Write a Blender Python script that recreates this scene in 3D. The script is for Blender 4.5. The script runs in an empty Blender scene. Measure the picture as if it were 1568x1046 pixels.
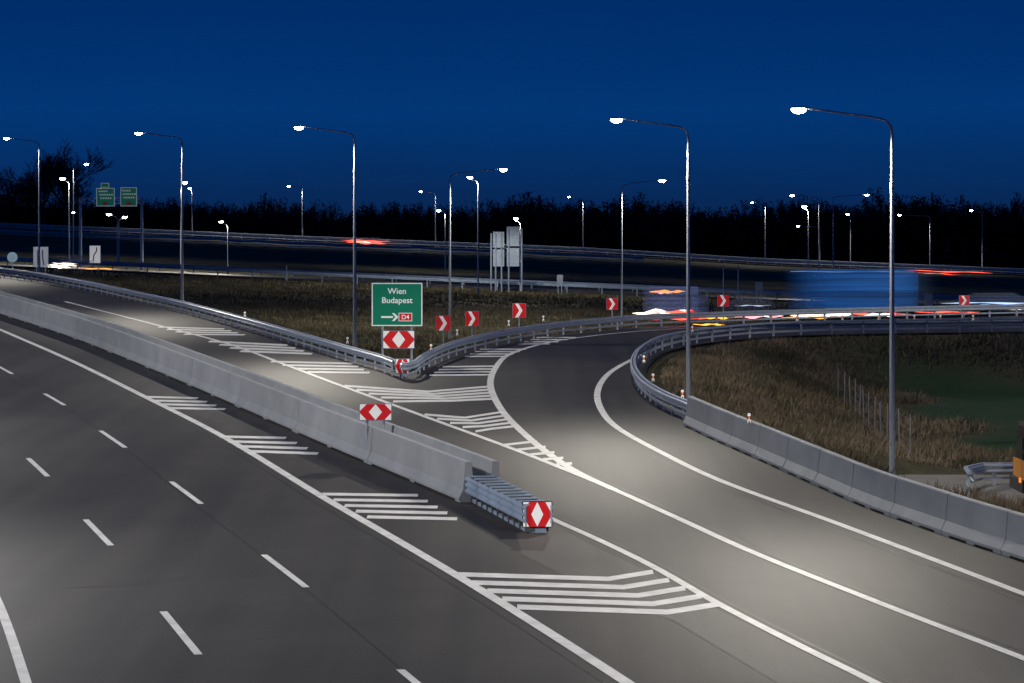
import bpy, math, random
import numpy as np
from mathutils import Vector
random.seed(4); rng=np.random.default_rng(4)
scene=bpy.context.scene
# ---------------------------------------------------------------- survey of the site
# carriageways lie on an inclined plane z=S*y ; plan() intersects a theodolite sighting with it
F=4356.; H=10.5; S=(350-236)/F
def plan(u,v):
    d=v-236.; return ((u-784)*H/d, F*H/d)
def footing(u,v,h):             # sighting of a point h metres above the road -> plan position
    return plan(u,236+(v-236)/(1-h/H))
def at(u,v,Y): return ((u-784)*Y/F, Y, H-(v-350)*Y/F)

# ---------------------------------------------------------------- materials
def lin(r,g,b):
    f=lambda c:(c/255/12.92 if c/255<=.04045 else ((c/255+.055)/1.055)**2.4)
    return (f(r),f(g),f(b),1)
def mat(name,col,rough=.6,metal=0,var=.0,scale=3,bump=0,bscale=30,emit=0,ecol=None,col2=None,spec=.5,stretch=None):
    m=bpy.data.materials.new(name); m.use_nodes=True
    nt=m.node_tree; b=nt.nodes['Principled BSDF']
    c=(*col[:3],1)
    b.inputs['Base Color'].default_value=c
    b.inputs['Roughness'].default_value=rough; b.inputs['Metallic'].default_value=metal
    b.inputs['Specular IOR Level'].default_value=spec
    tc=nt.nodes.new('ShaderNodeTexCoord'); src=tc.outputs['Object']
    if stretch:
        mp=nt.nodes.new('ShaderNodeMapping'); mp.inputs['Scale'].default_value=stretch; nt.links.new(src,mp.inputs['Vector']); src=mp.outputs['Vector']
    if var or col2:
        n=nt.nodes.new('ShaderNodeTexNoise'); n.inputs['Scale'].default_value=scale; n.inputs['Detail'].default_value=8; n.inputs['Roughness'].default_value=.62
        nt.links.new(src,n.inputs['Vector'])
        r=nt.nodes.new('ShaderNodeValToRGB'); r.color_ramp.elements[0].position=.32; r.color_ramp.elements[1].position=.66
        c2=(*col2[:3],1) if col2 else (*[x*(1+var) for x in col[:3]],1)
        c1=c if col2 else (*[x*(1-var) for x in col[:3]],1)
        r.color_ramp.elements[0].color=c1; r.color_ramp.elements[1].color=c2
        nt.links.new(n.outputs['Fac'],r.inputs['Fac']); nt.links.new(r.outputs['Color'],b.inputs['Base Color'])
    if bump:
        n=nt.nodes.new('ShaderNodeTexNoise'); n.inputs['Scale'].default_value=bscale; n.inputs['Detail'].default_value=4
        nt.links.new(tc.outputs['Object'],n.inputs['Vector'])
        bp=nt.nodes.new('ShaderNodeBump'); bp.inputs['Strength'].default_value=bump; bp.inputs['Distance'].default_value=.02
        nt.links.new(n.outputs['Fac'],bp.inputs['Height']); nt.links.new(bp.outputs['Normal'],b.inputs['Normal'])
    if emit:
        b.inputs['Emission Color'].default_value=(*(ecol or col)[:3],1); b.inputs['Emission Strength'].default_value=emit
    return m

def asphalt(name,a,b_,c_):
    m=bpy.data.materials.new(name); m.use_nodes=True; nt=m.node_tree; N=nt.nodes; L=nt.links
    b=N['Principled BSDF']; tc=N.new('ShaderNodeTexCoord')
    mp=N.new('ShaderNodeMapping'); mp.inputs['Rotation'].default_value=(0,0,-.25); mp.inputs['Scale'].default_value=(.9,.03,.1)
    L.new(tc.outputs['Object'],mp.inputs['Vector'])
    n1=N.new('ShaderNodeTexNoise'); n1.inputs['Scale'].default_value=1; n1.inputs['Detail'].default_value=6; L.new(mp.outputs['Vector'],n1.inputs['Vector'])
    r=N.new('ShaderNodeValToRGB'); e=r.color_ramp.elements; e[0].position=.36; e[0].color=(a,a*.95,a*.91,1); e[1].position=.64; e[1].color=(b_,b_*.92,b_*.82,1)
    L.new(n1.outputs['Fac'],r.inputs['Fac'])
    n2=N.new('ShaderNodeTexNoise'); n2.inputs['Scale'].default_value=.2; n2.inputs['Detail'].default_value=8; n2.inputs['Roughness'].default_value=.7; L.new(tc.outputs['Object'],n2.inputs['Vector'])
    n3=N.new('ShaderNodeTexNoise'); n3.inputs['Scale'].default_value=22; n3.inputs['Detail'].default_value=3; L.new(tc.outputs['Object'],n3.inputs['Vector'])
    def mr(src,lo,hi):
        k=N.new('ShaderNodeMapRange'); k.inputs[1].default_value=.3;k.inputs[2].default_value=.7;k.inputs[3].default_value=lo;k.inputs[4].default_value=hi; L.new(src,k.inputs[0]); return k.outputs[0]
    m1=N.new('ShaderNodeMath'); m1.operation='MULTIPLY'; L.new(mr(n2.outputs['Fac'],1-c_,1+c_),m1.inputs[0]); L.new(mr(n3.outputs['Fac'],.75,1.25),m1.inputs[1])
    vm=N.new('ShaderNodeVectorMath'); vm.operation='SCALE'; L.new(r.outputs['Color'],vm.inputs[0]); L.new(m1.outputs[0],vm.inputs['Scale'])
    L.new(vm.outputs[0],b.inputs['Base Color']); b.inputs['Roughness'].default_value=.62; b.inputs['Specular IOR Level'].default_value=.35
    bp=N.new('ShaderNodeBump'); bp.inputs['Strength'].default_value=.35; bp.inputs['Distance'].default_value=.01
    L.new(n3.outputs['Fac'],bp.inputs['Height']); L.new(bp.outputs['Normal'],b.inputs['Normal'])
    return m
M_as=asphalt('asphalt',.028,.045,.26)
M_as2=asphalt('asphalt_worn',.060,.082,.18)
M_asj=mat('asphalt_joint',(.022,.022,.022),.5,col2=(.040,.038,.036),scale=.6)
M_scuff=mat('tyre_scuff',(.04,.038,.036),.7,col2=(.068,.064,.06),scale=3)
M_white=mat('road_paint',(.88,.88,.86),.55,var=0,col2=(.62,.62,.60),scale=1.6)
M_conc=mat('concrete',(.25,.27,.295),.85,col2=(.33,.35,.375),scale=.5,bump=.2,bscale=18)
M_dark=mat('rubber_and_gap_shade',(.015,.015,.015),.8)
M_joint=mat('barrier_joint',(.08,.08,.085),.8)
M_zinc=mat('galvanised_steel',(.42,.48,.57),.45,.3,var=.15,scale=4)
M_zincd=mat('dark_bluish_steel',(.28,.36,.48),.5,.2,var=.15,scale=1)  # darker, bluer version of the galvanised steel
M_pole=mat('painted_pole',(.38,.42,.48),.5,.1,var=.1,scale=2)
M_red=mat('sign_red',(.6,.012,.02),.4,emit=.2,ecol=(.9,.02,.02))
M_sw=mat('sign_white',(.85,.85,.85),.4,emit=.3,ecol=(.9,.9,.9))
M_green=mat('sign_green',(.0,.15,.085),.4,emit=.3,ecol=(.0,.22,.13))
M_black=mat('sign_black',(.01,.01,.01),.5)
M_back=mat('sign_back',(.28,.34,.44),.5,.2,var=.1,scale=2)
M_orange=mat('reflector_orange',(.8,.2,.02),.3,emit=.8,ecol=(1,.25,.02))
M_lamp=mat('led_lens',(1,1,1),.3,emit=60,ecol=(1,.95,.84)); M_lamp.cycles.emission_sampling='NONE'
M_lamph=mat('led_housing',(.25,.25,.25),.4,.3)
M_bark=mat('bark',(.02,.018,.016),.9,var=.3,scale=1)
M_forest=mat('winter_twigs',(.010,.010,.013),.95,col2=(.03,.026,.024),scale=.15,spec=.05)
M_yellow=mat('machine_yellow',(.62,.25,.03),.4,var=.1,scale=2)
M_glass=mat('dark_glass',(.02,.025,.03),.1)

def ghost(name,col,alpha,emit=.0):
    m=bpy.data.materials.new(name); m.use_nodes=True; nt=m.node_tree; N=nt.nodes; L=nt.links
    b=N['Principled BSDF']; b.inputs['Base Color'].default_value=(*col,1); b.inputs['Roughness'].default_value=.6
    b.inputs['Emission Strength'].default_value=emit  # unlit bodywork glows faintly: brightness put into the emission
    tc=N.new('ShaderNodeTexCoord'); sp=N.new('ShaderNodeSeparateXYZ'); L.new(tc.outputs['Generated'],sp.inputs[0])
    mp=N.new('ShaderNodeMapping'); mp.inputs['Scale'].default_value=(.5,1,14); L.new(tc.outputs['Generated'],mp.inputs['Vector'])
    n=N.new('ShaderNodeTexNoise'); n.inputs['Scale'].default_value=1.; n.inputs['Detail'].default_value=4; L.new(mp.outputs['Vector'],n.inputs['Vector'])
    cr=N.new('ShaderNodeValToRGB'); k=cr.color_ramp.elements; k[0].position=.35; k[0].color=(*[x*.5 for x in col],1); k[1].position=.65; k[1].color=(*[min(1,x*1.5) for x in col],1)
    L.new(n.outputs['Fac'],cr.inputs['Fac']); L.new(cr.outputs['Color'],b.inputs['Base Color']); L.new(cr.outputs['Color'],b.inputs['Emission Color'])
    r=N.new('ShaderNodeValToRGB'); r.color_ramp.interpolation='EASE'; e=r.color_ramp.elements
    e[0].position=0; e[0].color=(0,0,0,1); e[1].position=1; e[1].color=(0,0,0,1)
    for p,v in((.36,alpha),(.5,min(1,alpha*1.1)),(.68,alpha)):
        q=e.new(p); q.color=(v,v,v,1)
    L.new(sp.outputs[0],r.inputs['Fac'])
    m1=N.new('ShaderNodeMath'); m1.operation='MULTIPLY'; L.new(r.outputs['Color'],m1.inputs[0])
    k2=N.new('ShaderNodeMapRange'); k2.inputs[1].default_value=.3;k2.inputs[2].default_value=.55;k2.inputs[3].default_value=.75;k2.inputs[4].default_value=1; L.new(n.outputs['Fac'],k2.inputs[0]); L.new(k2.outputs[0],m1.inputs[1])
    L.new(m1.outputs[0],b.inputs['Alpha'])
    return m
def streakm(name,col,s):
    m=mat(name,col,.5,emit=s,ecol=col); m.cycles.emission_sampling='NONE'; return m

# ---------------------------------------------------------------- mesh helper
class MB:
    def __init__(s): s.v=[];s.f=[];s.m=[]
    def add(s,vs,fs,mi=0):
        o=len(s.v); s.v+=[tuple(map(float,v)) for v in vs]; s.f+=[tuple(i+o for i in f) for f in fs]; s.m+=[mi]*len(fs); return s
    def box(s,cx,cy,cz,sx,sy,sz,mi=0,rot=0,top=1.):
        vs=[];c,n=math.cos(rot),math.sin(rot)
        for k,t in((-.5,1),(.5,top)):
            for i,j in((-.5,-.5),(.5,-.5),(.5,.5),(-.5,.5)):
                x=i*sx*t;y=j*sy*t; vs.append((cx+x*c-y*n,cy+x*n+y*c,cz+k*sz))
        return s.add(vs,[(3,2,1,0),(4,5,6,7),(0,1,5,4),(1,2,6,5),(2,3,7,6),(3,0,4,7)],mi)
    def tube(s,pts,r,n=8,mi=0):
        pts=[Vector(p) for p in pts]; rs=r if isinstance(r,(list,tuple)) else [r]*len(pts)
        vs=[];fs=[]
        for i,p in enumerate(pts):
            t=(pts[min(i+1,len(pts)-1)]-pts[max(i-1,0)]).normalized()
            a=Vector((0,1,0)) if abs(t.y)<.9 else Vector((1,0,0))
            u=t.cross(a).normalized(); w=t.cross(u)
            for k in range(n):
                an=2*math.pi*k/n; vs.append(p+(u*math.cos(an)+w*math.sin(an))*rs[i])
        for i in range(len(pts)-1):
            for k in range(n):
                fs.append((i*n+k,i*n+(k+1)%n,(i+1)*n+(k+1)%n,(i+1)*n+k))
        fs.append(tuple(range(n))[::-1]); fs.append(tuple((len(pts)-1)*n+k for k in range(n)))
        return s.add(vs,fs,mi)
    def sweep(s,prof,path,mi=0,closed=True):
        n=len(prof);vs=[];fs=[];P=len(path)
        for i,p in enumerate(path):
            a=path[max(i-1,0)];b=path[min(i+1,P-1)]
            tx,ty=b[0]-a[0],b[1]-a[1]; l=math.hypot(tx,ty) or 1; nx,ny=ty/l,-tx/l
            for o,h in prof: vs.append((p[0]+nx*o,p[1]+ny*o,p[2]+h))
        for i in range(P-1):
            for k in range(n if closed else n-1):
                fs.append((i*n+k,(i+1)*n+k,(i+1)*n+(k+1)%n,i*n+(k+1)%n))
        if closed:
            fs.append(tuple(range(n))); fs.append(tuple((P-1)*n+k for k in range(n))[::-1])
        return s.add(vs,fs,mi)
    def obj(s,name,mats,parent=None,smooth=False):
        me=bpy.data.meshes.new(name); me.from_pydata(s.v,[],s.f); 
        for m in mats: me.materials.append(m)
        me.polygons.foreach_set('material_index',s.m)
        if smooth: me.polygons.foreach_set('use_smooth',[True]*len(s.f))
        me.update(); o=bpy.data.objects.new(name,me); scene.collection.objects.link(o)
        if parent: o.parent=parent
        return o
def spline(pts,step=1.5):
    P=[np.array(p,float) for p in pts]; P=[2*P[0]-P[1]]+P+[2*P[-1]-P[-2]]
    out=[]
    for i in range(1,len(P)-2):
        p0,p1,p2,p3=P[i-1:i+3]
        t0=0;t1=t0+np.linalg.norm(p1-p0)**.5+1e-6;t2=t1+np.linalg.norm(p2-p1)**.5+1e-6;t3=t2+np.linalg.norm(p3-p2)**.5+1e-6
        for k in range(24):
            t=t1+(t2-t1)*k/24
            A1=(t1-t)/(t1-t0)*p0+(t-t0)/(t1-t0)*p1;A2=(t2-t)/(t2-t1)*p1+(t-t1)/(t2-t1)*p2;A3=(t3-t)/(t3-t2)*p2+(t-t2)/(t3-t2)*p3
            B1=(t2-t)/(t2-t0)*A1+(t-t0)/(t2-t0)*A2;B2=(t3-t)/(t3-t1)*A2+(t-t1)/(t3-t1)*A3
            out.append((t2-t)/(t2-t1)*B1+(t-t1)/(t2-t1)*B2)
    out.append(P[-2]); out=np.array(out)
    d=np.r_[0,np.cumsum(np.linalg.norm(np.diff(out,axis=0),axis=1))]
    n=max(2,int(d[-1]/step)+1); q=np.linspace(0,d[-1],n)
    return [tuple(float(np.interp(x,d,out[:,k])) for k in range(out.shape[1])) for x in q]
def onroad(p2,dz=0): return [(p[0],p[1],S*p[1]+dz) for p in p2]
def offset(path,o):
    r=[]
    for i,p in enumerate(path):
        a=path[max(i-1,0)];b=path[min(i+1,len(path)-1)]
        tx,ty=b[0]-a[0],b[1]-a[1];l=math.hypot(tx,ty) or 1
        r.append((p[0]+ty/l*o,p[1]-tx/l*o)+tuple(p[2:]))
    return r

# ---------------------------------------------------------------- alignments
G1=[footing(u,v,.78) for u,v in((-100,395),(0,410),(60,418),(130,430),(210,447),(280,462),(370,485),(450,507),(530,530),(585,545),(603,552))]
G2=[footing(u,v,.78) for u,v in((638,552),(655,540),(700,522),(760,508),(850,494),(930,486.5),(985,482),(1100,478),(1300,472),(1568,466),(1850,460))]
G3=[footing(u,v,.78) for u,v in((1850,482),(1568,487),(1400,489),(1200,493),(1100,500),(1020,512),(985,527),(970,545),(972,565),(990,585),(1020,602),(1055,616))]
B2=[plan(u,v) for u,v in((1045,652),(1100,678),(1150,700),(1250,745),(1330,780),(1400,805),(1480,833),(1568,862),(1800,955))]+[(16.6,50),(17.8,36),(18.5,15)]
N1=[plan(u,v) for u,v in((-160,430),(0,482),(120,522),(270,583),(400,640),(530,697),(615,732),(703,770))]
G1s,G2s,G3s,B2s,N1s=[spline(p,1.0) for p in(G1,G2,G3,B2,N1)]
side=offset
out_=side(G1s[::3]+[G1s[-1]],-.6)+[plan(606,578),plan(636,580)]+side(G2s[::3]+[G2s[-1]],-.6)
inn_=side(G3s[::3]+[G3s[-1]],-.6)+side(B2s[::4]+[B2s[-1]],-.75)
left=[(-4,15),(-9,40),(-13,56),(-16.5,66),(-25,98),(-38,140),(-53,186),(-68,230),(-80,266)]
poly=np.array([p[:2] for p in out_+inn_+left])

def inside(X,Y,P):
    r=np.zeros(X.shape,bool); n=len(P)
    for i in range(n):
        x1,y1=P[i];x2,y2=P[(i+1)%n]
        if y1==y2: continue
        c=((y1>Y)!=(y2>Y))&(X<(x2-x1)*(Y-y1)/(y2-y1)+x1); r^=c
    return r
def pdist(X,Y,P):
    d=np.full(X.shape,1e9); n=len(P)
    for i in range(n):
        a=P[i];b=P[(i+1)%n];e=b-a;l=e@e
        if l<1e-9: continue
        t=np.clip(((X-a[0])*e[0]+(Y-a[1])*e[1])/l,0,1)
        d=np.minimum(d,(X-a[0]-t*e[0])**2+(Y-a[1]-t*e[1])**2)
    d=np.sqrt(d); return np.where(inside(X,Y,P),0,d)
sm=lambda t:(lambda q:q*q*(3-2*q))(np.clip(t,0,1))
zmid=lambda X:np.interp(X,[-140,-59,-2.6,34,70,150],[9,6.3,3.7,2.2,1.4,1])
zfar=lambda X:np.interp(X,[-200,-108,-44,15,53,108,200],[13,10.5,7.7,5.3,3,.8,0])
def terr(X,Y,D=None):
    if D is None: D=pdist(X,Y,poly)
    nr=np.interp(X,[-60,-20,5,12],[3.6,3.1,2.0,1.3])
    zm,zf=zmid(X),zfar(X)
    z=nr+(zm-.3-nr)*sm((Y-190)/128)
    z=np.where(Y>318,zm-.25,z)
    t=np.clip((Y-344)/(586-344),0,1)
    z=np.where(Y>344,zm-.25+(zf-zm)*np.where(t<.75,t*.55,.4125+(t-.75)*2.35)-.5*np.sin(t*math.pi),z)
    z=np.where(Y>586,zf-.25,z)
    z=np.where(Y>614,(zf-.25)+(-2-zf+.25)*sm((Y-614)/130),z)
    bump=.12*np.sin(X*.61+1.3*np.sin(Y*.23))*np.cos(Y*.47+np.sin(X*.31))+.07*np.sin(X*1.7+Y*1.1)
    z=z+bump*np.clip((D-1)/6,0,1)*(((Y<312)|(Y>350))&((Y<580)|(Y>620)))
    w=sm((D-.8)/10)
    z=(S*Y-.12)*(1-w)+z*w
    m=np.clip((X-12.5)/1.5,0,1)*np.clip((Y-89)/2,0,1)*np.clip((107-Y)/3,0,1)*np.clip((80-X)/5,0,1)
    return z*(1-m)+1.4*m
# ---------------------------------------------------------------- ground
ys=np.r_[-60,-30,0,np.arange(12,60,4),np.arange(60,345,1.0),np.arange(345,640,4),np.arange(640,900,20),np.geomspace(900,9000,14)]
xh=np.r_[np.arange(0,62,1.0),np.arange(62,240,5),np.geomspace(240,5000,16)]; xs=np.r_[-xh[:0:-1],xh]
XX,YY=np.meshgrid(xs,ys); ZZ=terr(XX,YY)
nx,ny=len(xs),len(ys)
co=np.stack([XX.ravel(),YY.ravel(),ZZ.ravel()],1)
idx=np.arange(nx*ny).reshape(ny,nx)
quads=np.stack([idx[:-1,:-1],idx[:-1,1:],idx[1:,1:],idx[1:,:-1]],-1).reshape(-1,4)
def npmesh(name,co,faces,mats,smooth=False,parent=None):
    me=bpy.data.meshes.new(name); k=faces.shape[1]
    me.vertices.add(len(co)); me.vertices.foreach_set('co',co.astype(np.float32).ravel())
    me.loops.add(faces.size); me.loops.foreach_set('vertex_index',faces.astype(np.int32).ravel())
    me.polygons.add(len(faces)); me.polygons.foreach_set('loop_start',np.arange(0,faces.size,k,dtype=np.int32))
    me.polygons.foreach_set('loop_total',np.full(len(faces),k,dtype=np.int32))
    if smooth: me.polygons.foreach_set('use_smooth',np.ones(len(faces),bool))
    for m in mats: me.materials.append(m)
    me.update(calc_edges=True); me.validate()
    o=bpy.data.objects.new(name,me); scene.collection.objects.link(o)
    if parent:o.parent=parent
    return o
def fieldmask(X,Y): return sm((X-(18+.03*(Y-120)+1.5*np.sin(Y*.3)))/5)*sm((Y-114)/6)*sm((164-Y)/8)
mg=bpy.data.materials.new('grassland'); mg.use_nodes=True; nt=mg.node_tree;N=nt.nodes;L=nt.links;b=N['Principled BSDF']
tc=N.new('ShaderNodeTexCoord')
n1=N.new('ShaderNodeTexNoise');n1.inputs['Scale'].default_value=.18;n1.inputs['Detail'].default_value=8;n1.inputs['Roughness'].default_value=.7;L.new(tc.outputs['Object'],n1.inputs['Vector'])
r1=N.new('ShaderNodeValToRGB');e=r1.color_ramp.elements;e[0].position=.34;e[0].color=(.030,.036,.020,1);e[1].position=.66;e[1].color=(.12,.10,.062,1)
q=e.new(.5);q.color=(.062,.06,.034,1)
L.new(n1.outputs['Fac'],r1.inputs['Fac'])
n2=N.new('ShaderNodeTexNoise');n2.inputs['Scale'].default_value=5;n2.inputs['Detail'].default_value=5;L.new(tc.outputs['Object'],n2.inputs['Vector'])
r2=N.new('ShaderNodeValToRGB');e=r2.color_ramp.elements;e[0].position=.3;e[0].color=(.013,.045,.02,1);e[1].position=.75;e[1].color=(.03,.08,.033,1)
L.new(n2.outputs['Fac'],r2.inputs['Fac'])
at_=N.new('ShaderNodeAttribute');at_.attribute_name='field'
mx=N.new('ShaderNodeMix');mx.data_type='RGBA';L.new(at_.outputs['Fac'],mx.inputs[0]);L.new(r1.outputs['Color'],mx.inputs[6]);L.new(r2.outputs['Color'],mx.inputs[7])
L.new(mx.outputs[2],b.inputs['Base Color']);b.inputs['Roughness'].default_value=.95;b.inputs['Specular IOR Level'].default_value=.1
bp=N.new('ShaderNodeBump');bp.inputs['Strength'].default_value=.8;bp.inputs['Distance'].default_value=.15;L.new(n2.outputs['Fac'],bp.inputs['Height']);L.new(bp.outputs['Normal'],b.inputs['Normal'])
g=npmesh('ground',co,quads,[mg],True)
a=g.data.attributes.new('field','FLOAT','POINT'); a.data.foreach_set('value',fieldmask(co[:,0],co[:,1]).astype(np.float32))

# ---------------------------------------------------------------- roads
rd=MB(); rd.add([(x,y,S*y) for x,y in poly],[tuple(range(len(poly)))[::-1]]); rd.obj('motorway_carriageway',[M_as])
def ribbonroad(name,Y,zf,x0,x1,w):
    m=MB(); pts=[(x,Y,float(zf(x))) for x in np.arange(x0,x1,6.)]
    m.sweep([(-w/2,-.5),(-w/2,0),(w/2,0),(w/2,-.5)],pts,0,False); m.obj(name,[M_as])
ribbonroad('slip_road',331,zmid,-160,190,9)
ribbonroad('embankment_road',600,zfar,-240,240,13)
sr=MB(); sr.add([(13.6,92,1.46),(75,90,1.46),(75,104,1.46),(13.6,104.5,1.46)],[(0,1,2,3)]); sr.obj('service_road',[mat('pale_paving',(.2,.19,.17),.8,var=.2,scale=1)])
pt=MB(); P=[plan(u,v) for u,v in((790,818),(850,805),(905,835),(985,872),(1090,930),(1330,1046),(1500,1130),(1380,1130),(1190,1046),(1030,950),(940,920),(860,880),(800,850))]
pt.add([(x,y,S*y+.005) for x,y in P],[tuple(range(len(P)))]); pt.obj('asphalt_patch',[M_as2])

mk=MB(); jt=MB()
def line(pts,w,mb=None,z=.012):
    (mb or mk).sweep([(-w/2,z),(w/2,z)],onroad(spline([plan(*q) for q in pts],1.0)),0,False)
LE1=[(-160,440),(-80,471),(0,505),(110,553),(220,607),(340,668),(500,765),(600,823),(690,876),(780,931),(960,1046),(1150,1175)]
LF=[(100,462),(240,498),(350,527),(440,560),(520,590),(650,638),(770,682),(860,717),(940,750),(1040,795),(1150,845),(1350,925),(1568,1009),(1800,1100)]
LG=[(1850,496),(1568,500),(1250,507),(1100,515),(1020,529),(985,543),(935,570),(915,600),(922,630),(945,655),(1020,697),(1100,735),(1290,805),(1568,910),(1800,1000)]
LE2=[(-60,447),(50,482),(170,522),(325,583),(470,640),(618,697),(742,747),(845,795),(925,831),(1000,868),(1100,925),(1220,987),(1340,1046),(1600,1180)]
line(LE1,.30)
line([(-160,662),(-121,702),(-66,796),(0,930),(40,1046),(75,1160)],.22)
line(LE2,.24); line(LF,.26)
line([(1850,485),(1568,490),(1300,495.5),(1100,501),(985,507),(880,518),(830,527),(780,543),(758,565),(751,590),(768,628),(800,662),(840,695),(885,724),(940,750)],.30)
line(LG,.28)
for a,b in(((613,1026),(690,1090)),((404,850),(469,900)),((262,738),(308,772)),((154,660),(192,686)),((68,603),(99,621)),((-5,560),(19,573)),((-70,527),(-48,538)),
           ((250,937),(304,1003)),((131,796),(170,836)),((43,702),(73,730)),((-30,636),(-6,657))):
    line([a,b],.18)
def jline(pts,o,w):
    jt.sweep([(-w/2,.006),(w/2,.006)],onroad(offset(spline([plan(*q) for q in pts],1.0),o)),0,False)
jline(LE1,.45,.03); jline(LE1,4.05,.025); jline(LF[7:],-.35,.03); jline(LG[10:],.5,.03); jline(LF[8:],-3.6,.03); jline(LE2[7:],-.3,.03)
jt.obj('asphalt_joints',[M_asj])
sc=MB()
for pts,w in(([(330,985),(450,972),(560,955),(670,934)],.05),([(520,990),(610,960),(700,935)],.04),([(1235,768),(1262,790),(1300,806)],.06),([(1100,800),(1180,850),(1290,905)],.05),([(100,900),(220,895),(300,880)],.04)):
    line(pts,w,sc,.004)
sc.obj('tyre_marks',[M_scuff])
def hatch(l0,l1,r0,r1,n,k0=None,k1=None,f=.5):
    lp=lambda a,b,t:(a[0]+(b[0]-a[0])*t,a[1]+(b[1]-a[1])*t)
    for i in range(n):
        t=i/(n-1); ps=[lp(l0,l1,t)]+([lp(k0,k1,t)] if k0 else [])+[lp(r0,r1,t)]
        g=[plan(*p) for p in ps]; w=abs(plan(*l0)[1]-plan(*l1)[1])/(n-1)*f/2
        vs=[(x,y-w,S*(y-w)+.010) for x,y in g]+[(x,y+w,S*(y+w)+.010) for x,y in g[::-1]]
        m=len(g); mk.add(vs,[(j,j+1,2*m-2-j,2*m-1-j) for j in range(m-1)])
hatch((700,880),(792,930),(1000,876),(1098,926),5,(932,887),(1022,938),.56)
hatch((493,757),(562,792),(640,759),(700,795),5)
hatch((338,669),(376,691),(438,671),(487,695),4)
hatch((222,608),(255,625),(303,610),(345,627),4)
hatch((527,591),(602,615),(751,592),(753,611),5,(655,600),(690,614),.5)
hatch((650,635),(728,661),(770,631),(788,653),5,(712,640),(752,657),.5)
hatch((770,682),(852,711),(822,676),(876,710),5)
hatch((415,554),(470,570),(540,557),(566,571),4)
hatch((320,523),(368,538),(440,529),(478,542),4)
hatch((243,501),(282,512),(343,504),(375,513),4)
hatch((678,562),(658,575),(757,561),(751,574),4)
hatch((735,535),(712,546),(806,535),(776,546),4)
hatch((822,517),(793,527),(882,517),(842,527),4)
mk.obj('road_markings',[M_white])
fl=MB()
for Y,zf,a in((600,zfar,5.6),(331,zmid,3.8)):
    for s_ in(-1,1):
        fl.sweep([(-.12,.012),(.12,.012)],[(x,Y+s_*a,float(zf(x))) for x in np.arange(-150,160,6.)],0,False)
fl.obj('edge_lines',[M_white])

# ---------------------------------------------------------------- concrete barriers
def barrier(name,path,h,seg,hw=.3,gap=.02):
    m=MB(); pr=[(-hw,.07),(-hw,.14),(-hw*.55,.40),(-.10,h-.03),(-.08,h),(.08,h),(.10,h-.03),(hw*.55,.40),(hw,.14),(hw,.07)]
    d=np.r_[0,np.cumsum([math.dist(path[i][:2],path[i+1][:2]) for i in range(len(path)-1)])]
    A=np.array(path); L_=d[-1]; n=round(L_/seg)
    P2=lambda ts:onroad([(float(np.interp(t,d,A[:,0])),float(np.interp(t,d,A[:,1]))) for t in ts])
    for i in range(n):
        a=i*L_/n+gap;b=(i+1)*L_/n-gap
        m.sweep(pr,P2(np.linspace(a,b,max(4,int(seg)))),0)
        if i<n-1: m.sweep([(o*.93,(z-.02)*.985+.02) for o,z in pr],P2([b-.03,b+2*gap+.03]),2)
        for t0,t1 in((a,a+.5),((a+b)/2-.25,(a+b)/2+.25),(b-.5,b)):
            m.sweep([(-hw+.02,.002),(-hw+.02,.072),(hw-.02,.072),(hw-.02,.002)],P2([t0,t1]),0)
        m.sweep([(-hw+.08,.003),(-hw+.08,.07),(hw-.08,.07),(hw-.08,.003)],P2([a+.5,b-.5]),1)  # dark strip between the feet, standing in for shade in the drainage gap
    return m.obj(name,[M_conc,M_dark,M_joint])
barrier('concrete_barrier',offset(N1s,-.3),1.22,11)
barrier('concrete_barrier',offset(N1s,-1.15),1.22,11)
barrier('concrete_barrier',offset(B2s,-.3),1.15,4,gap=.03)
lb=spline(left[::-1],2.); barrier('concrete_barrier',offset(lb,-.5),1.1,11)

# ---------------------------------------------------------------- guardrails
WB=[(-.04,.45),(-.11,.49),(-.11,.53),(-.04,.57),(-.04,.64),(-.11,.68),(-.11,.72),(-.04,.76),(-.03,.76),(-.09,.715),(-.09,.685),(-.03,.645),(-.03,.565),(-.09,.525),(-.09,.495),(-.03,.45)]
def rail(name,path,sgn=1,post=2.,sc=1.,top=True,M=None):
    m=MB(); d=np.r_[0,np.cumsum([math.dist(path[i][:2],path[i+1][:2]) for i in range(len(path)-1)])]; A=np.array(path)
    m.sweep([(o*sgn,h*sc) for o,h in WB],path,0)
    if top:
        m.sweep([(.02*sgn,.70*sc),(.02*sgn,.80*sc),(.14*sgn,.80*sc),(.14*sgn,.70*sc)],path,0)
        m.sweep([(.02*sgn,.20*sc),(.02*sgn,.30*sc),(.08*sgn,.30*sc),(.08*sgn,.20*sc)],path,0)
    t=.3
    while t<d[-1]:
        x,y,z=[float(np.interp(t,d,A[:,k])) for k in range(3)]
        x2,y2=[float(np.interp(t+.1,d,A[:,k])) for k in range(2)]
        x1,y1=[float(np.interp(t-.1,d,A[:,k])) for k in range(2)]
        r=math.atan2(y2-y1,x2-x1); ox,oy=math.sin(r)*.06*sgn,-math.cos(r)*.06*sgn
        m.box(x+ox,y+oy,z+.69*sc/2-.15,.12,.07,.69*sc+.3,0,r); t+=post
    return m.obj(name,[M or M_zinc])
rail('guardrail',onroad(G1s),-1); rail('guardrail',onroad(G2s),-1); rail('guardrail',onroad(G3s),-1)
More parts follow.
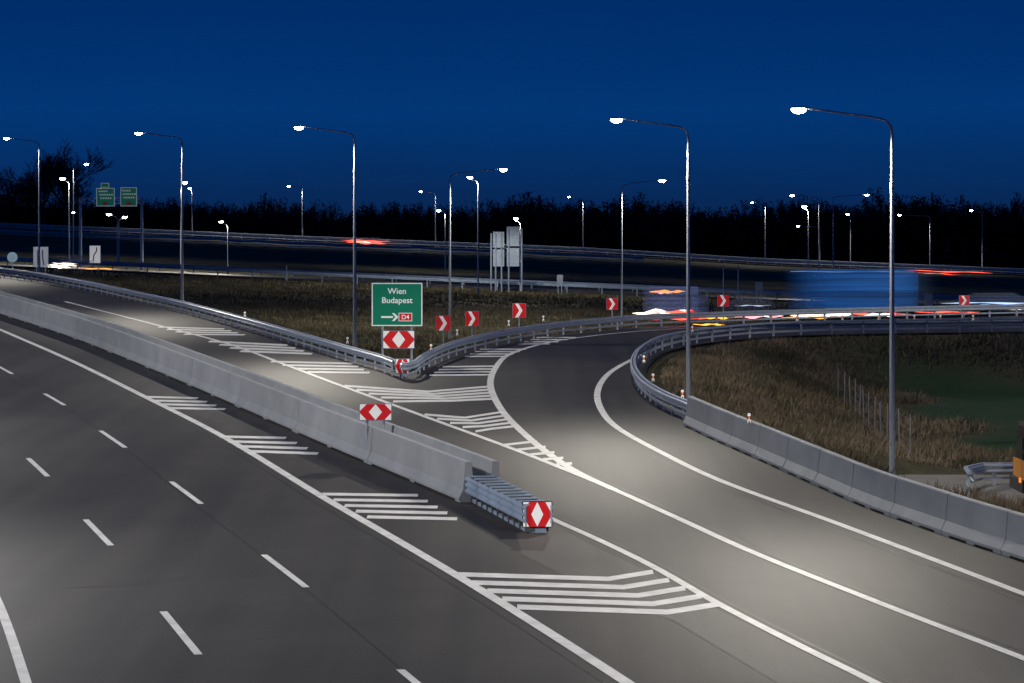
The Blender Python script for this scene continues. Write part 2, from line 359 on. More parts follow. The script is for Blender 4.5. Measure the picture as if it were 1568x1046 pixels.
for Y,zf,dz,x0,x1 in((325.5,zmid,0,-150,180),(337,zmid,0,-150,180),(593,zfar,0,-220,220),(607,zfar,.0,-220,220)):
    rail('guardrail',[(x,Y,float(zf(x))) for x in np.arange(x0,x1,4.)],1,4 if Y<400 else 6,1.15 if Y<400 else 1.5,top=Y>400,M=M_zincd if Y<400 else None)
xx=np.arange(-150,30,4.); rail('guardrail',[(x,560,float(terr(np.array([x]),np.array([560.]),np.array([99.]))[0])) for x in xx],1,6,1.5)
rail('guardrail',[(15.6,96.5,1.45),(15.8,98.6,1.45),(16.6,100.2,1.45),(22,100.5,1.45),(45,99.8,1.45)],-1)
ns=spline([G1s[-1],plan(609,577),plan(620,583),plan(631,580),G2s[0]],.3); rail('guardrail',onroad(ns),-1,1.5)

# ---------------------------------------------------------------- crash cushion
cu=MB(); a=Vector((-.93,85.8,0)); b=Vector((.68,78.9,0)); dr=(b-a).normalized(); nr=Vector((-dr.y,dr.x,0)); ang=math.atan2(dr.y,dr.x)
thr=[(0,0),(.07,.05),(.07,.09),(0,.14),(0,.18),(.07,.23),(.07,.27),(0,.32),(0,.36),(.07,.41),(.07,.45),(0,.50),(-.015,.5),(-.015,0)]
for sd in(-1,1):
    for k in range(5):
        p=a+dr*(k*1.45); q=a+dr*(k*1.45+1.5); o=nr*sd*(.36+.02*(4-k))
        cu.sweep([(-sd*u,w+.28) for u,w in thr],[(*(p+o).to_2d(),S*p.y),(*(q+o).to_2d(),S*q.y)],0)
for k in range(11):
    p=a+dr*(.1+k*.7); cu.box(p.x,p.y,S*p.y+.40,.09,.66,.74,4,ang)
    cu.box(p.x,p.y,S*p.y+.79,.12,.78,.04,0,ang)
for o in(-.25,.25):
    q=a+nr*o; w=b+nr*o; cu.sweep([(-.05,.02),(-.05,.12),(.05,.12),(.05,.02)],[(q.x,q.y,S*q.y),(w.x,w.y,S*w.y)],0)
def panel(mb,cx,cy,cz,w,h,kind,mw=2,mr=1,mbk=0,rim=True):
    mb.box(cx,cy,cz,w+(.05 if rim else 0),.04,h+(.05 if rim else 0),mbk)
    def pg(ps,mi,dy):
        mb.add([(cx+u*w/2,cy-.02-dy,cz+v*h/2) for u,v in ps],[tuple(range(len(ps)))],mi)
    pg([(-1,-1),(1,-1),(1,1),(-1,1)],mr,.003)
    if kind=='D':
        pg([(-.42,0),(0,-1),(.42,0),(0,1)],mw,.006)
        for s1 in(-1,1):
            for s2 in(-1,1): pg([(.58*s1,s2),(s1,s2),(s1,.12*s2)],mw,.006)
    else:
        s=1 if kind=='>' else -1
        pg([(-.62*s,1),(-.12*s,1),(.5*s,0),(0,0)],mw,.006); pg([(-.62*s,-1),(-.12*s,-1),(.5*s,0),(0,0)],mw,.006)
panel(cu,b.x+.02,b.y-.1,S*b.y+.52,.78,.68,'D',2,1,3)
cu.box(b.x+.02,b.y-.03,S*b.y+.1,.5,.08,.2,0)
cu.obj('crash_cushion',[M_zincd,M_red,M_sw,M_black,M_joint])

# ---------------------------------------------------------------- chevron signs
SM=[M_back,M_red,M_sw,M_black,M_zinc]
def sign_px(name,u0,u1,v0,v1,vb,kind,Y=None,posts=1):
    if Y is None: Y=plan((u0+u1)/2,vb)[1]
    x0,_,z1=at(u0,v0,Y); x1,_,z0=at(u1,v1,Y); zb=at(u0,vb,Y)[2]-.15
    m=MB(); cx=(x0+x1)/2
    panel(m,cx,Y,(z0+z1)/2,x1-x0,z1-z0,kind,mbk=0)
    for x in [cx]: m.tube([(x,Y+.05,zb),(x,Y+.05,z1-.03)],.035,8,4)
    m.obj(name,SM)
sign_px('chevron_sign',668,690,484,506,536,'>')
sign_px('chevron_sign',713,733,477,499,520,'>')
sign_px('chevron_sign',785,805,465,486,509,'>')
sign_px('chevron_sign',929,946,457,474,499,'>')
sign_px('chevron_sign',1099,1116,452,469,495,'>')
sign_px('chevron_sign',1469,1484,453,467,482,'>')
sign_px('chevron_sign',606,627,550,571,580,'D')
m=MB(); Y=97.
x0,_,z1=at(551,619,Y);x1,_,z0=at(599,643,Y)
panel(m,(x0+x1)/2,Y,(z0+z1)/2,x1-x0,z1-z0,'D')
for x in(x0+.25,x1-.25): m.tube([(x,Y+.05,S*Y),(x,Y+.05,z1-.03)],.035,8,4)
m.obj('chevron_sign',SM)

# ---------------------------------------------------------------- direction sign
def text(body,size,x,y,z,mat_,parent,align='CENTER'):
    cu_=bpy.data.curves.new('t','FONT'); cu_.body=body; cu_.size=size; cu_.align_x=align; cu_.offset=size*.012
    o=bpy.data.objects.new('t',cu_); scene.collection.objects.link(o); bpy.context.view_layer.update()
    me=bpy.data.meshes.new_from_object(o.evaluated_get(bpy.context.evaluated_depsgraph_get()))
    bpy.data.objects.remove(o); me.materials.clear(); me.materials.append(mat_)
    q=bpy.data.objects.new('lettering_'+body.lower(),me); scene.collection.objects.link(q)
    q.location=(x,y,z); q.rotation_euler=(math.radians(90),0,0); q.parent=parent
Y=plan(608,556)[1]; x0,_,z1=at(569,433,Y); x1,_,z0=at(647,499.5,Y); cx=(x0+x1)/2; cz=(z0+z1)/2
m=MB(); w,h=x1-x0,z1-z0
m.box(cx,Y,cz,w,.05,h,0); m.box(cx,Y-.028,cz,w-.02,.006,h-.02,2)
m.box(cx,Y-.034,cz,w-.12,.006,h-.12,1)
for x in(x0+.55,x1-.55): m.tube([(x,Y+.08,S*Y-.2),(x,Y+.08,z1-.1)],.06,8,3)
az=z0+.46; ax=cx-.38
m.add([(ax-.42,Y-.040,az-.045),(ax+.18,Y-.040,az-.045),(ax+.18,Y-.040,az+.045),(ax-.42,Y-.040,az+.045)],[(0,1,2,3)],2)
m.add([(ax+.12,Y-.043,az-.2),(ax+.24,Y-.043,az-.2),(ax+.45,Y-.043,az),(ax+.24,Y-.043,az+.2),(ax+.12,Y-.043,az+.2),(ax+.3,Y-.043,az)],[(0,1,2,5),(5,2,3,4)],2)
m.box(cx+.42,Y-.040,az,.68,.006,.42,2); m.box(cx+.42,Y-.046,az,.62,.006,.36,4)
sx0,_,sz1=at(587,507,Y);sx1,_,sz0=at(634,533,Y)
panel(m,(sx0+sx1)/2,Y-.02,(sz0+sz1)/2,sx1-sx0,sz1-sz0,'D',2,4,0)
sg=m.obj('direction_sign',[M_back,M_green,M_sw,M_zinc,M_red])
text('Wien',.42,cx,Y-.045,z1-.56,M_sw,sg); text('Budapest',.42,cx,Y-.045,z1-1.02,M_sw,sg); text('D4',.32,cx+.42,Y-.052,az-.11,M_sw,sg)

# ---------------------------------------------------------------- delineators (clamped on top of rail / barrier)
def delin(u,v,col=M_orange,hb=.66,h=.32):
    x,y=footing(u,v,hb+h); z=S*y+hb; m=MB()
    m.box(x,y,z+h/2,.11,.045,h,0); m.box(x,y,z+h*.6,.115,.05,.11,1); m.box(x,y-.03,z+h*.6,.05,.01,.08,2)
    m.box(x,y,z+h+.01,.09,.035,.03,0); m.box(x,y,z+.02,.05,.09,.1,1); m.obj('delineator_post',[M_sw,M_black,col])
for u,v in((375,478),(532,517),(700,505),(779,491),(832,484),(1000,573),(986,545),(1060,500),(1220,484),(1290,483),(1345,483),(1400,483),(1440,483),(1490,483),(660,528)): delin(u,v,M_sw if v<520 and u<900 else M_orange)
delin(1147,634,M_orange,1.12); delin(1045,598)

# ---------------------------------------------------------------- street lamps
def lightshader(l):
    l.use_nodes=True; nt=l.node_tree; N=nt.nodes; em=N.get('Emission') 
    ge=N.new('ShaderNodeNewGeometry'); sp=N.new('ShaderNodeSeparateXYZ'); nt.links.new(ge.outputs['Incoming'],sp.inputs[0])
    ab=N.new('ShaderNodeMath');ab.operation='ABSOLUTE';nt.links.new(sp.outputs[2],ab.inputs[0])
    mx=N.new('ShaderNodeMath');mx.operation='MAXIMUM';mx.inputs[1].default_value=.33;nt.links.new(ab.outputs[0],mx.inputs[0])
    pw=N.new('ShaderNodeMath');pw.operation='POWER';pw.inputs[1].default_value=-2.3;nt.links.new(mx.outputs[0],pw.inputs[0])
    nt.links.new(pw.outputs[0],em.inputs['Strength'])
def lamp(x,y,zb,h,ax,ay=0,P=2100,r=.10,hs=.86,col=(1,.93,.80)):
    m=MB(); al=math.hypot(ax,ay); dx,dy=ax/al,ay/al; q=lambda s,z:(x+dx*s,y+dy*s,zb+z)
    rt=r*.5
    m.tube([(x,y,zb-.5),(x,y,zb+.9),(x,y,zb+.9),(x,y,zb+h*.8),q(0,h-.85)],[r*1.15,r*1.15,r,r*.65,rt],10,0)
    m.tube([(x,y,zb+h*.795),(x,y,zb+h*.81)],r*.85,10,0)
    m.tube([q(0,h-.86),q(.04,h-.6),q(.15,h-.44),q(.35,h-.35),q(.7,h-.28),q(al-.35,h-.02),q(al-.2,h)],[rt,rt,rt*.95,rt*.9,rt*.85,rt*.7,rt*.7],8,0)
    an=math.atan2(dy,dx); m.box(*q(al+.12,h+.03),.75*hs,.30*hs,.07*hs,1,an,.75)
    vs=[];fs=[];n=12
    for i,(rr,zz) in enumerate(((1,0),(.92,-.09),(.6,-.16),(.08,-.19))):
        for k in range(n):
            t=2*math.pi*k/n; u=math.cos(t)*.29*rr*hs; w=math.sin(t)*.16*rr*hs; p=q(al+.12,h-.008)
            vs.append((p[0]+u*math.cos(an)-w*math.sin(an),p[1]+u*math.sin(an)+w*math.cos(an),p[2]+zz*hs))
    for i in range(3):
        for k in range(n): fs.append((i*n+k,i*n+(k+1)%n,(i+1)*n+(k+1)%n,(i+1)*n+k))
    fs.append(tuple(3*n+k for k in range(n))); m.add(vs,fs,2)
    o=m.obj('street_lamp',[M_pole,M_lamph,M_lamp])
    if P:
        l=bpy.data.lights.new('luminaire','SPOT'); l.energy=P; l.color=col; l.spot_size=math.radians(158); l.spot_blend=.5; l.shadow_soft_size=.12
        lightshader(l); lo=bpy.data.objects.new('luminaire',l); lo.location=q(al+.12,h-.3); scene.collection.objects.link(lo); lo.parent=o
for u,v in((1366,725),(1054,612),(543,528),(279,465),(60,408)):
    x,y=plan(u,v); lamp(x,y,S*y-(.8 if u>1000 else .3),12.0+(.8 if u>1000 else .3),-2.95,P=1700 if u<300 else 2400)
for x,y,a in((17.8,65,-2.95),(20.5,36,-2.95),(-17.5,60,2.95),(-24.5,92,2.95),(-34.5,126,2.95),(-46,164,2.95),(-60,205,2.95),(40,168,-2.95)):  # right pair continues the row; unseen left row and loop lamp added for light
    lamp(x,y,S*y-.3,12.3,a,P=2300 if x<0 and y<150 else 1800,col=(1,.96,.91) if x<0 else (1,.93,.80))
def flamp(up,vb,ul,vl,Y,P=0,hs=1.1):
    x,_,zb=at(up,vb,Y); zt=at(ul,vl,Y)[2]; zg=float(terr(np.array([x]),np.array([float(Y)]))[0]); zb=min(zb,zg)
    a=(ul-up)*Y/F
    if abs(a)<.4: a=.4*(1 if a>=0 else -1)
    lamp(x,Y,zb,zt-zb,a,0,P,.09 if Y<400 else .12,hs)
for t in((689,515,768,259,207,3000,.95),(952,500,1012,276,235,3000,.95),(732,445,721,271,300,3200,.95),(277,425,277,279,360,3000),(349,428,340,339,347,900,.8),
         (463,370,443,285,600,2600),(667,375,645,293,600,2600),(682,440,673,322,440,900),(893,390,872,301,600,2600),(797,442,795,334,322,900,.8),(1172,405,1152,310,600,2600),
         (1238,460,1233,316,345,2400),(1254,415,1214,299,440,900),(1276,415,1326,298,430,0),(1302,415,1299,328,600,0),(1424,425,1378,329,600,2600),(1504,420,1488,322,610,0),
         (106,410,97,273,350,2800),(112,360,131,251,420,1500),(180,408,168,328,400,0),(182,408,190,332,405,0),(1255,415,1223,346,620,0),(294,355,292,288,600,2600),(125,360,113,325,640,0)):
    flamp(*t)

# ---------------------------------------------------------------- left-hand signs, gantry, sign backs
def plate(name,u0,u1,v0,v1,vb,Y,m_face,posts=2,deco=None):
    x0,_,z1=at(u0,v0,Y);x1,_,z0=at(u1,v1,Y);zb=at(u0,vb,Y)[2]-.5; m=MB()
    m.box((x0+x1)/2,Y,(z0+z1)/2,x1-x0,.05,z1-z0,0); m.box((x0+x1)/2,Y-.03,(z0+z1)/2,x1-x0-.06,.01,z1-z0-.06,1)
    for k in([.5] if posts==1 else[.2,.8]):
        x=x0+(x1-x0)*k; m.tube([(x,Y+.07,zb),(x,Y+.07,z1-.05)],.05,8,0)
    if deco:
        for ps in deco: 
            p=[(x0+(x1-x0)*a,Y-.04,z1-(z1-z0)*b) for a,b in ps]; m.tube(p,.06,6,2)
    m.obj(name,[M_zinc,m_face,M_black])
plate('lane_sign',137,154,376,403,408,300,M_sw,2,[[(.35,.85),(.4,.55),(.65,.3),(.65,.1)]])
plate('lane_sign',51,74,378,409,414,290,mat('sign_pale',(.45,.5,.58),.4,emit=.12,ecol=(.5,.6,.8)),2,[[(.3,.9),(.3,.15)],[(.7,.9),(.62,.5),(.62,.15)]])
m=MB(); x,_,z=at(19,394,285)
m.tube([(x,285,z),(x,284.95,z)],.52,20,1); m.tube([(x,285.06,z-2.2),(x,285.06,z+.4)],.045,8,0)
m.box(x,284.93,z+.12,.5,.01,.08,0); m.box(x,284.93,z-.12,.5,.01,.08,0)
m.obj('round_traffic_sign',[M_zinc,mat('sign_pale_blue',(.3,.45,.6),.4,emit=.12,ecol=(.4,.6,.9))])
m=MB(); Yg=345.
xa,_,zt=at(123,304,Yg); xb=at(217,304,Yg)[0]; zb=at(217,418,Yg)[2]
for x in(xa,xb): m.box(x,Yg,(zt+zb)/2-.5,.32,.4,zt-zb+1,0)
m.box((xa+xb)/2,Yg,zt,xb-xa+.32,.25,.25,0); m.box((xa+xb)/2,Yg,zt-.6,xb-xa,.12,.08,0)
for i in range(7):
    x=xa+(xb-xa)*(i+.5)/7; m.box(x,Yg,zt-.35,.07,.07,.6,0)
for u0,u1,v0,v1 in((148,176,288,316),(185,210,287,316)):
    x0,_,z1=at(u0,v0,Yg);x1,_,z0=at(u1,v1,Yg)
    m.box((x0+x1)/2,Yg-.3,(z0+z1)/2,x1-x0,.06,z1-z0,2); m.box((x0+x1)/2,Yg-.34,(z0+z1)/2,x1-x0-.16,.01,z1-z0-.16,1)
    for k in range(3): 
        for j in range(4+(-k)%3): m.box((x0+x1)/2+.1*(k-1)-.6+.28*j,Yg-.36,z1-.4-.42*k,.2,.01,.17,2)
    m.box((x0+x1)/2,Yg-.36,z0+.35,.6,.01,.3,3)
x0,_,z1=at(155,280,Yg); m.box(x0+.5,Yg-.3,z1-.3,1.,.06,.55,2); m.box(x0+.5,Yg-.34,z1-.3,.86,.01,.43,1)
m.obj('sign_gantry',[M_zinc,mat('sign_green_dim',(.0,.13,.08),.5,emit=.2,ecol=(.02,.22,.15)),mat('sign_letter_dim',(.5,.55,.55),.5,emit=.25),mat('sign_red_dim',(.4,.02,.02),.5,emit=.12)])
m=MB(); Yb=318.
for u0,u1,v0,v1 in((755,772,355,379),(755,772,382,408),(776,795,347,377),(776,795,380,408)):
    x0,_,z1=at(u0,v0,Yb);x1,_,z0=at(u1,v1,Yb); m.box((x0+x1)/2,Yb,(z0+z1)/2,x1-x0,.06,z1-z0,0)
    for k in range(1,5): m.box((x0+x1)/2,Yb-.05,z0+(z1-z0)*k/5,x1-x0,.04,.05,1)
for u in(759,768,779,799,752):
    x,_,z1=at(u,350 if u>770 else 357,Yb); zb=at(u,447,Yb)[2]; m.tube([(x,Yb-.1,zb),(x,Yb-.1,z1)],.09,8,1)
m.obj('direction_sign_back',[M_back,M_zincd])
for u0,u1,v0,v1,vb in((853,862,421,434,446),(1157,1168,432,446,458)):
    plate('small_sign',u0,u1,v0,v1,vb,315,M_back,2)
plate('small_sign',1416,1428,449,470,480,215,M_back,1)
for u in(1122,1100,447): 
    x,_,z=at(u,405,330); m=MB(); m.tube([(x,322,float(zmid(x))-.5),(x,322,z)],.07,6,0); m.box(x,322,float(zmid(x))+.1,.3,.3,.3,0); m.obj('marker_post',[M_zincd])

# ---------------------------------------------------------------- passing vehicles (long exposure)
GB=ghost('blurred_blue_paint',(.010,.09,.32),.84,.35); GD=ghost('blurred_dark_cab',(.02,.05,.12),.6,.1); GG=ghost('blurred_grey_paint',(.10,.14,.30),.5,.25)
SW=streakm('headlight_trail',(1,.80,.66),4); SR=streakm('tail_light_trail',(1,.09,.05),3); SO=streakm('indicator_trail',(1,.35,.05),2.5); SP=streakm('pink_trail',(1,.36,.40),2.4); SB=streakm('cool_trail',(.5,.7,1),1.2)
def trail(mb,u0,u1,v,Y,r,mi,slope=0.):
    n=13; pts=[];rs=[]
    for i in range(n):
        t=i/(n-1); pts.append(at(u0+(u1-u0)*t,v+slope*t+.5*math.sin(t*11+u0),Y)); rs.append(max(.004,r*min(1,4*t,4*(1-t))*(.65+.35*math.sin(t*17+v))))
    mb.tube(pts,rs,6,mi)
def wheel(mb,x,y,z,r,mi): mb.tube([(x,y-.12,z),(x,y+.12,z)],r,14,mi)
m=MB(); Y=183.; zr=S*Y; X0=at(1195,400,Y)[0]; X1=at(1440,400,Y)[0]
m.box((X0+X1-1.6)/2,Y,zr+1.85,X1-X0-1.6,2.5,2.45,0); m.box(X1-.8,Y,zr+1.75,1.6,2.3,2.2,1); m.box((X0+X1)/2,Y,zr+.56,X1-X0-.6,2.2,.14,1)
for x in(X0+1.2,X0+2.4,X1-2.6,X1-.8): wheel(m,x,Y-1.1,zr+.48,.48,1)
trail(m,1205,1305,482.5,Y,.20,2,-1); trail(m,1195,1285,486,Y,.10,3); trail(m,1285,1410,480.5,Y,.08,4,1); trail(m,1320,1390,482,Y,.12,2); trail(m,1240,1400,473,Y,.04,6); trail(m,1210,1400,416,Y,.025,6); trail(m,1225,1330,479,Y,.06,5)
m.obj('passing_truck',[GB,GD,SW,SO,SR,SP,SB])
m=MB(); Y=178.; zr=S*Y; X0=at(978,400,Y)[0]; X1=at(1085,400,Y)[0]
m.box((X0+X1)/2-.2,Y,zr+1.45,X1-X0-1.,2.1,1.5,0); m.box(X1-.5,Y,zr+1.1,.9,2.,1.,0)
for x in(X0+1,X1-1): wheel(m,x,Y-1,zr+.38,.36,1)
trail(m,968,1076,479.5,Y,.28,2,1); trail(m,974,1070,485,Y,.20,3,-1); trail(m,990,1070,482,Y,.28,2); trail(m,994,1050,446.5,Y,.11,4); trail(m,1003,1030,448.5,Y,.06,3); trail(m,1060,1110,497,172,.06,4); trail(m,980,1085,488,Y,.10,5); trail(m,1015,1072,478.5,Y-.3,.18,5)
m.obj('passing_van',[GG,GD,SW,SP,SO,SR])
def car(u0,u1,Y,trs,col):
    m=MB(); zr=S*Y; X0=at(u0,400,Y)[0];X1=at(u1,400,Y)[0]; w=X1-X0
    pr=[(0,.3),(0,.85),(.18,.95),(.33,1.4),(.7,1.42),(.85,1.0),(1,.85),(1,.3)]
    n=len(pr); vs=[(X0+w*a,Y-.85,zr+b) for a,b in pr]+[(X0+w*a,Y+.85,zr+b) for a,b in pr]
    m.add(vs,[tuple(range(n)),tuple(range(n,2*n))[::-1]]+[(i,(i+1)%n,n+(i+1)%n,n+i) for i in range(n)],0)
    for x in(X0+w*.2,X0+w*.8): wheel(m,x,Y-.8,zr+.32,.32,1)
    for u,v,e,r,mi in trs: trail(m,u,v,e,Y,r,mi)
    m.obj('passing_car',[col,GD,SW,SP,SO,SR,SB])
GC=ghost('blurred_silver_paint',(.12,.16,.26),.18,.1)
car(1095,1205,181,[(1110,1200,483.5,.20,3),(1145,1196,482,.13,2),(1075,1125,487,.08,4),(1125,1180,468,.03,6)],GC)
car(1440,1600,186,[(1440,1620,464,.06,6),(1500,1640,467,.10,6),(1455,1600,474,.04,2),(1400,1500,478,.06,5)],GC)
m=MB()
for a in((522,598,367.5,590,.18,1),(530,592,370.5,588,.24,1),(540,580,369.5,588,.08,0)): trail(m,a[0],a[1],a[2],a[3],a[4],a[5],3)
x=at(560,370,600)[0]; m.box(x,597,float(zfar(x))+.9,6,1.8,1.2,2); 
for k in(-2,2): wheel(m,x+k,596,float(zfar(x))+.35,.35,2)
m.obj('passing_car',[SW,SR,GC])
m=MB()
for a in((1385,1520,414,556,.10,1),(1400,1470,417,556,.05,1)): trail(m,a[0],a[1],a[2],a[3],a[4],a[5],4)
x=at(1450,415,600)[0]; m.box(x,597,float(zfar(x))+.9,7,1.8,1.2,2)
for k in(-2,2): wheel(m,x+k,596,float(zfar(x))+.35,.35,2)
m.obj('passing_car',[SW,SR,GC])
m=MB(); Y=262.
for a in((72,118,406,.09,0),(80,118,403,.05,0),(78,108,409,.08,0),(118,185,411,.035,1)): trail(m,a[0],a[1],a[2],Y,a[3],a[4],1)
x=at(105,407,Y)[0]; zc=at(105,416,Y)[2]; m.box(x,Y+1,zc+.6,4.2,1.8,.9,2); m.box(x,Y+1,zc+1.2,2.2,1.6,.5,2)
for k in(-1.3,1.3): wheel(m,x+k,Y+.2,zc+.3,.32,2)
m.obj('passing_car',[SW,SO,GC])

# ---------------------------------------------------------------- yellow truck at the service road
m=MB(); tx=16.72; ty=94.; tz=1.46
m.box(tx+1.15,ty,tz+.95,2.2,2.4,.9,0); m.box(tx+1.15,ty,tz+1.95,2.1,2.3,1.1,2,0,.9); m.box(tx+1.15,ty,tz+2.55,1.9,2.1,.12,1); m.box(tx+.05,ty,tz+.6,.25,2.4,.4,1)
for x in(.15,1.1,2.1): m.box(tx+x,ty-1.13,tz+1.95,.08,.06,1.1,0)
m.box(tx+5.2,ty,tz+1.5,5.2,2.4,1.5,0); m.box(tx+4,ty,tz+.65,8,.9,.25,1)
for x in(tx+1.1,tx+5,tx+6.4):
    for y in(-1.1,1.1): m.tube([(x,ty+y-.15,tz+.5),(x,ty+y+.15,tz+.5)],.5,18,1)
m.tube([(tx+.2,ty-1.2,tz+2.3),(tx-.05,ty-1.5,tz+2.3),(tx-.05,ty-1.5,tz+1.5)],.03,6,1)
m.box(tx-.05,ty-1.55,tz+2.05,.22,.12,.4,1); m.box(tx-.05,ty-1.55,tz+1.65,.22,.12,.22,1)
m.box(tx+.4,ty,tz+2.7,.3,.5,.12,1); m.tube([(tx+.4,ty-.6,tz+2.55),(tx+.4,ty-.6,tz+2.8)],.09,8,3)
m.box(tx-.09,ty-.9,tz+.8,.04,.3,.15,3)
m.obj('tipper_truck',[M_yellow,M_dark,M_glass,M_orange])

# ---------------------------------------------------------------- wire fence
m=MB(); fp=[(17.2,150),(17.0,142),(16.6,135),(16.2,128),(15.9,121),(15.5,115),(15.4,110)]
fs_=spline(fp,3.1); X=np.array([p[0] for p in fs_]);Yv=np.array([p[1] for p in fs_]);Zv=terr(X,Yv)
for i,(x,y,z) in enumerate(zip(X,Yv,Zv)): m.tube([(x,y,z-.3),(x+.05*math.sin(i*2.1),y,z+1.7)],.028,6,0)
for h in(.3,.7,1.1,1.5): m.tube([(x,y,z+h) for x,y,z in zip(X,Yv,Zv)],.004,4,0)
m.obj('wire_fence',[mat('fence_steel',(.25,.27,.3),.5,.5,var=.1)])

# ---------------------------------------------------------------- dry grass
def grass(name,n,bx,hmin,hmax,mats,w0=.02,w1=.06):
    X=rng.uniform(bx[0],bx[1],n);Y=rng.uniform(bx[2],bx[3],n)
    D=pdist(X,Y,poly)
    dens=.5+.5*np.sin(X*.9+2*np.sin(Y*.37))*np.cos(Y*.7+1.5*np.sin(X*.5))
    ok=(D>.7)&(rng.random(n)<(.45+.55*dens))
    ok&=~((X>12.8)&(Y>89)&(Y<107)); ok&=fieldmask(X,Y)<rng.random(n)*.5
    ok&=np.abs(X)<Y*.18*1.5+4
    X,Y,D,dens=X[ok],Y[ok],D[ok],dens[ok]; Z=terr(X,Y,D); n=len(X)
    h=rng.uniform(hmin,hmax,n)*(.55+.6*dens)*np.clip(.35+D/4,0,1); w=rng.uniform(w0,w1,n)
    an=rng.uniform(0,math.pi,n); lx=rng.normal(0,.45,n)*h; ly=rng.normal(0,.45,n)*h
    a=np.stack([X-np.cos(an)*w,Y-np.sin(an)*w,Z-.05],1);b=np.stack([X+np.cos(an)*w,Y+np.sin(an)*w,Z-.05],1);c=np.stack([X+lx,Y+ly,Z+h],1)
    co=np.stack([a,b,c],1).reshape(-1,3); npmesh(name,co,np.arange(len(co)).reshape(-1,3),mats)
M_gr=mat('dry_grass_blades',(.05,.05,.03),.9,col2=(.26,.205,.145),scale=.3,spec=.1)
M_gr2=mat('bank_grass_blades',(.042,.045,.024),.9,col2=(.19,.155,.10),scale=.22,spec=.1)
grass('dry_grass',300000,(2,50,84,178),.12,.55,[M_gr])
grass('bank_grass',150000,(-60,12,132,322),.1,.42,[M_gr2],.03,.08)
grass('bank_grass',60000,(8,62,185,322),.1,.42,[M_gr2],.03,.08)

# ---------------------------------------------------------------- trees
def twig_tree(nt_,hh,cw,seed,wd=.16,ln=2.0):
    r=np.random.default_rng(seed); tri=[]; limbs=[]
    for i in range(30):
        an=r.uniform(0,6.28); el=math.asin(r.uniform(-.15,1)); k=r.uniform(.75,1.)
        c=np.array([0,0,hh*.62]); R=np.array([cw,cw,hh*.34])
        p1=c+R*k*np.array([math.cos(an)*math.cos(el),math.sin(an)*math.cos(el),math.sin(el)])
        p0=np.array([0,0,r.uniform(.2,.5)*hh]); limbs.append((p0,p1))
        for s_ in((.10,0,0),(0,.10,0)): s_=np.array(s_); tri.append([p0-s_,p0+s_,p1])
    for s_ in((.28,0,0),(0,.28,0)): s_=np.array(s_); tri.append([-s_,s_,np.array([0,0,hh*.7])])
    for i in range(nt_):
        p0,p1=limbs[r.integers(len(limbs))]; t=r.uniform(.4,1)**.7; p=p0+(p1-p0)*t+r.normal(0,.3,3)
        d=(p1-p0)/np.linalg.norm(p1-p0)*.5+r.normal(0,.7,3); d/=np.linalg.norm(d); l=ln*r.uniform(.35,1.1)
        s_=np.cross(d,r.normal(0,1,3)); s_/=np.linalg.norm(s_); s_*=wd*r.uniform(.4,1)
        tri.append([p-s_,p+s_,p+d*l])
    return np.array(tri)
V=[twig_tree(900,20,5.6,i,.2,1.2) for i in range(6)]
allt=[]
def place(x,y,z,s,sx,v):
    a=random.uniform(0,6.28);T=v.copy();c,n=math.cos(a),math.sin(a)
    X=T[...,0]*c-T[...,1]*n;Y=T[...,0]*n+T[...,1]*c
    return np.stack([X*sx+x,Y*sx+y,T[...,2]*s+z],-1)
for row,(Y,hs_) in enumerate(((775,.90),(800,.99),(830,1.07),(865,1.13))):
    x=-320
    while x<320:
        prof=1.0+.05*math.sin(x*.06+1)+.05*math.sin(x*.17+row*.3)+.03*math.sin(x*.41)+random.uniform(-.07,.05)
        prof*= 1.0+.04*float(sm(np.array((x+20)/60.)))
        allt.append(place(x,Y+random.uniform(-7,7),-2.2,hs_*prof,random.uniform(.8,1.4),random.choice(V))); x+=random.uniform(3.8,6.4)
T=np.concatenate(allt); co=T.reshape(-1,3); npmesh('distant_forest',co,np.arange(len(co)).reshape(-1,3),[M_forest])
n=26000; X=rng.uniform(-340,340,n);Y=rng.uniform(762,880,n);z=-2+rng.uniform(0,1,n)**1.2*13
d=rng.normal(0,1,(n,3,3))*np.array([1.1,1.1,1.3]); T=np.stack([X,Y,z],1)[:,None,:]+d; npmesh('forest_undergrowth',T.reshape(-1,3),np.arange(n*3).reshape(-1,3),[M_forest])
def bare(name,x,y,z,h,seed):
    r=random.Random(seed); m=MB()
    def br(p,d,l,rad,dep):
        n=3; pts=[p];q=p
        for i in range(n):
            d=(d+Vector((r.gauss(0,.13),r.gauss(0,.13),r.gauss(.05,.08)))).normalized(); q=q+d*l/n; pts.append(q)
        m.tube(pts,[rad,rad*.85,rad*.7,rad*.5],3 if dep>1 else 5,0)
        if dep<5:
            for k in range(4):
                b_=pts[r.choice((1,2,3,3))]; nd=(d+Vector((r.gauss(0,.6),r.gauss(0,.6),r.gauss(.12,.3)))).normalized()
                br(b_,nd,l*r.uniform(.55,.8),max(rad*.55,.06),dep+1)
    br(Vector((x,y,z)),Vector((0,0,1)),h*.36,h*.024,0); m.obj(name,[M_bark])
for i,(u,v,Y,h) in enumerate(((30,352,640,15),(58,352,655,17),(80,352,645,18),(100,352,630,19),(122,352,650,18),(5,352,650,13))):
    x,_,z=at(u,v,Y); bare('bare_tree',x,Y,z-3,h+4,i+3)
vv=[]
for i in range(60):
    x=rng.uniform(-150,-70); vv.append(place(x,rng.uniform(650,700),float(zfar(x))-5,.54+.14*rng.random(),.9,V[i%6]))
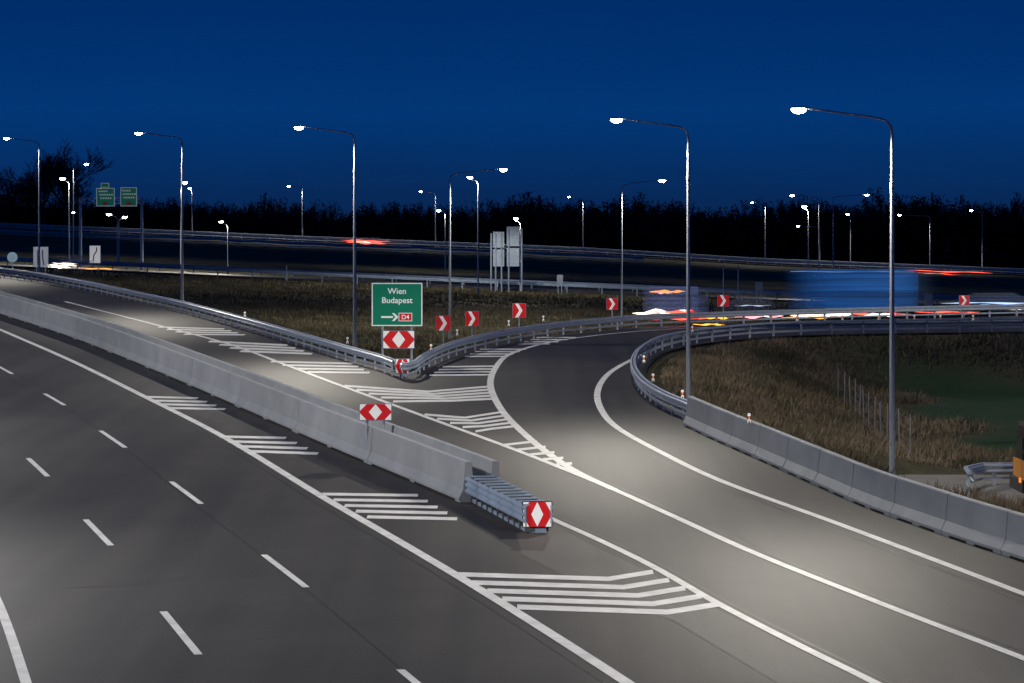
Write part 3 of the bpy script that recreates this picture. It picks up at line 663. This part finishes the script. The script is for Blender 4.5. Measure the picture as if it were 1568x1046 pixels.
T=np.concatenate(vv); npmesh('hedge_row',T.reshape(-1,3),np.arange(T.size//3).reshape(-1,3),[M_forest])

# ---------------------------------------------------------------- dusk sky
w=bpy.data.worlds.new('World'); scene.world=w; w.use_nodes=True; nt=w.node_tree;N=nt.nodes;L=nt.links
bg=N['Background']; tc=N.new('ShaderNodeTexCoord'); sp=N.new('ShaderNodeSeparateXYZ'); L.new(tc.outputs['Generated'],sp.inputs[0])
nz=N.new('ShaderNodeTexNoise'); nz.inputs['Scale'].default_value=14; nz.inputs['Detail'].default_value=8; nz.inputs['Roughness'].default_value=.75
mpp=N.new('ShaderNodeMapping'); mpp.inputs['Scale'].default_value=(1,1,3); L.new(tc.outputs['Generated'],mpp.inputs['Vector']); L.new(mpp.outputs['Vector'],nz.inputs['Vector'])
ma=N.new('ShaderNodeMath'); ma.operation='MULTIPLY_ADD'; ma.inputs[1].default_value=.02; L.new(nz.outputs['Fac'],ma.inputs[0]); L.new(sp.outputs[2],ma.inputs[2])
mr=N.new('ShaderNodeMapRange'); mr.inputs[1].default_value=.005; mr.inputs[2].default_value=.12; L.new(ma.outputs[0],mr.inputs[0])
r=N.new('ShaderNodeValToRGB'); e=r.color_ramp.elements
e[0].position=0; e[0].color=lin(10,34,74); e[1].position=1; e[1].color=lin(2,38,90)
for p,c in((.16,(7,42,90)),(.40,(2,54,116)),(.7,(1,46,106))):
    q=e.new(p); q.color=lin(*c)
L.new(mr.outputs[0],r.inputs['Fac']); L.new(r.outputs['Color'],bg.inputs['Color']); bg.inputs['Strength'].default_value=1.0

# ---------------------------------------------------------------- camera
c=bpy.data.cameras.new('camera'); co_=bpy.data.objects.new('camera',c); scene.collection.objects.link(co_)
co_.location=(0,0,H); co_.rotation_euler=(math.radians(90),0,0); c.sensor_width=36; c.lens=F/1568*36; c.shift_y=-173/1568; c.clip_start=.5; c.clip_end=12000
scene.camera=co_
scene.view_settings.view_transform='Standard'; scene.view_settings.look='None'; scene.view_settings.exposure=0
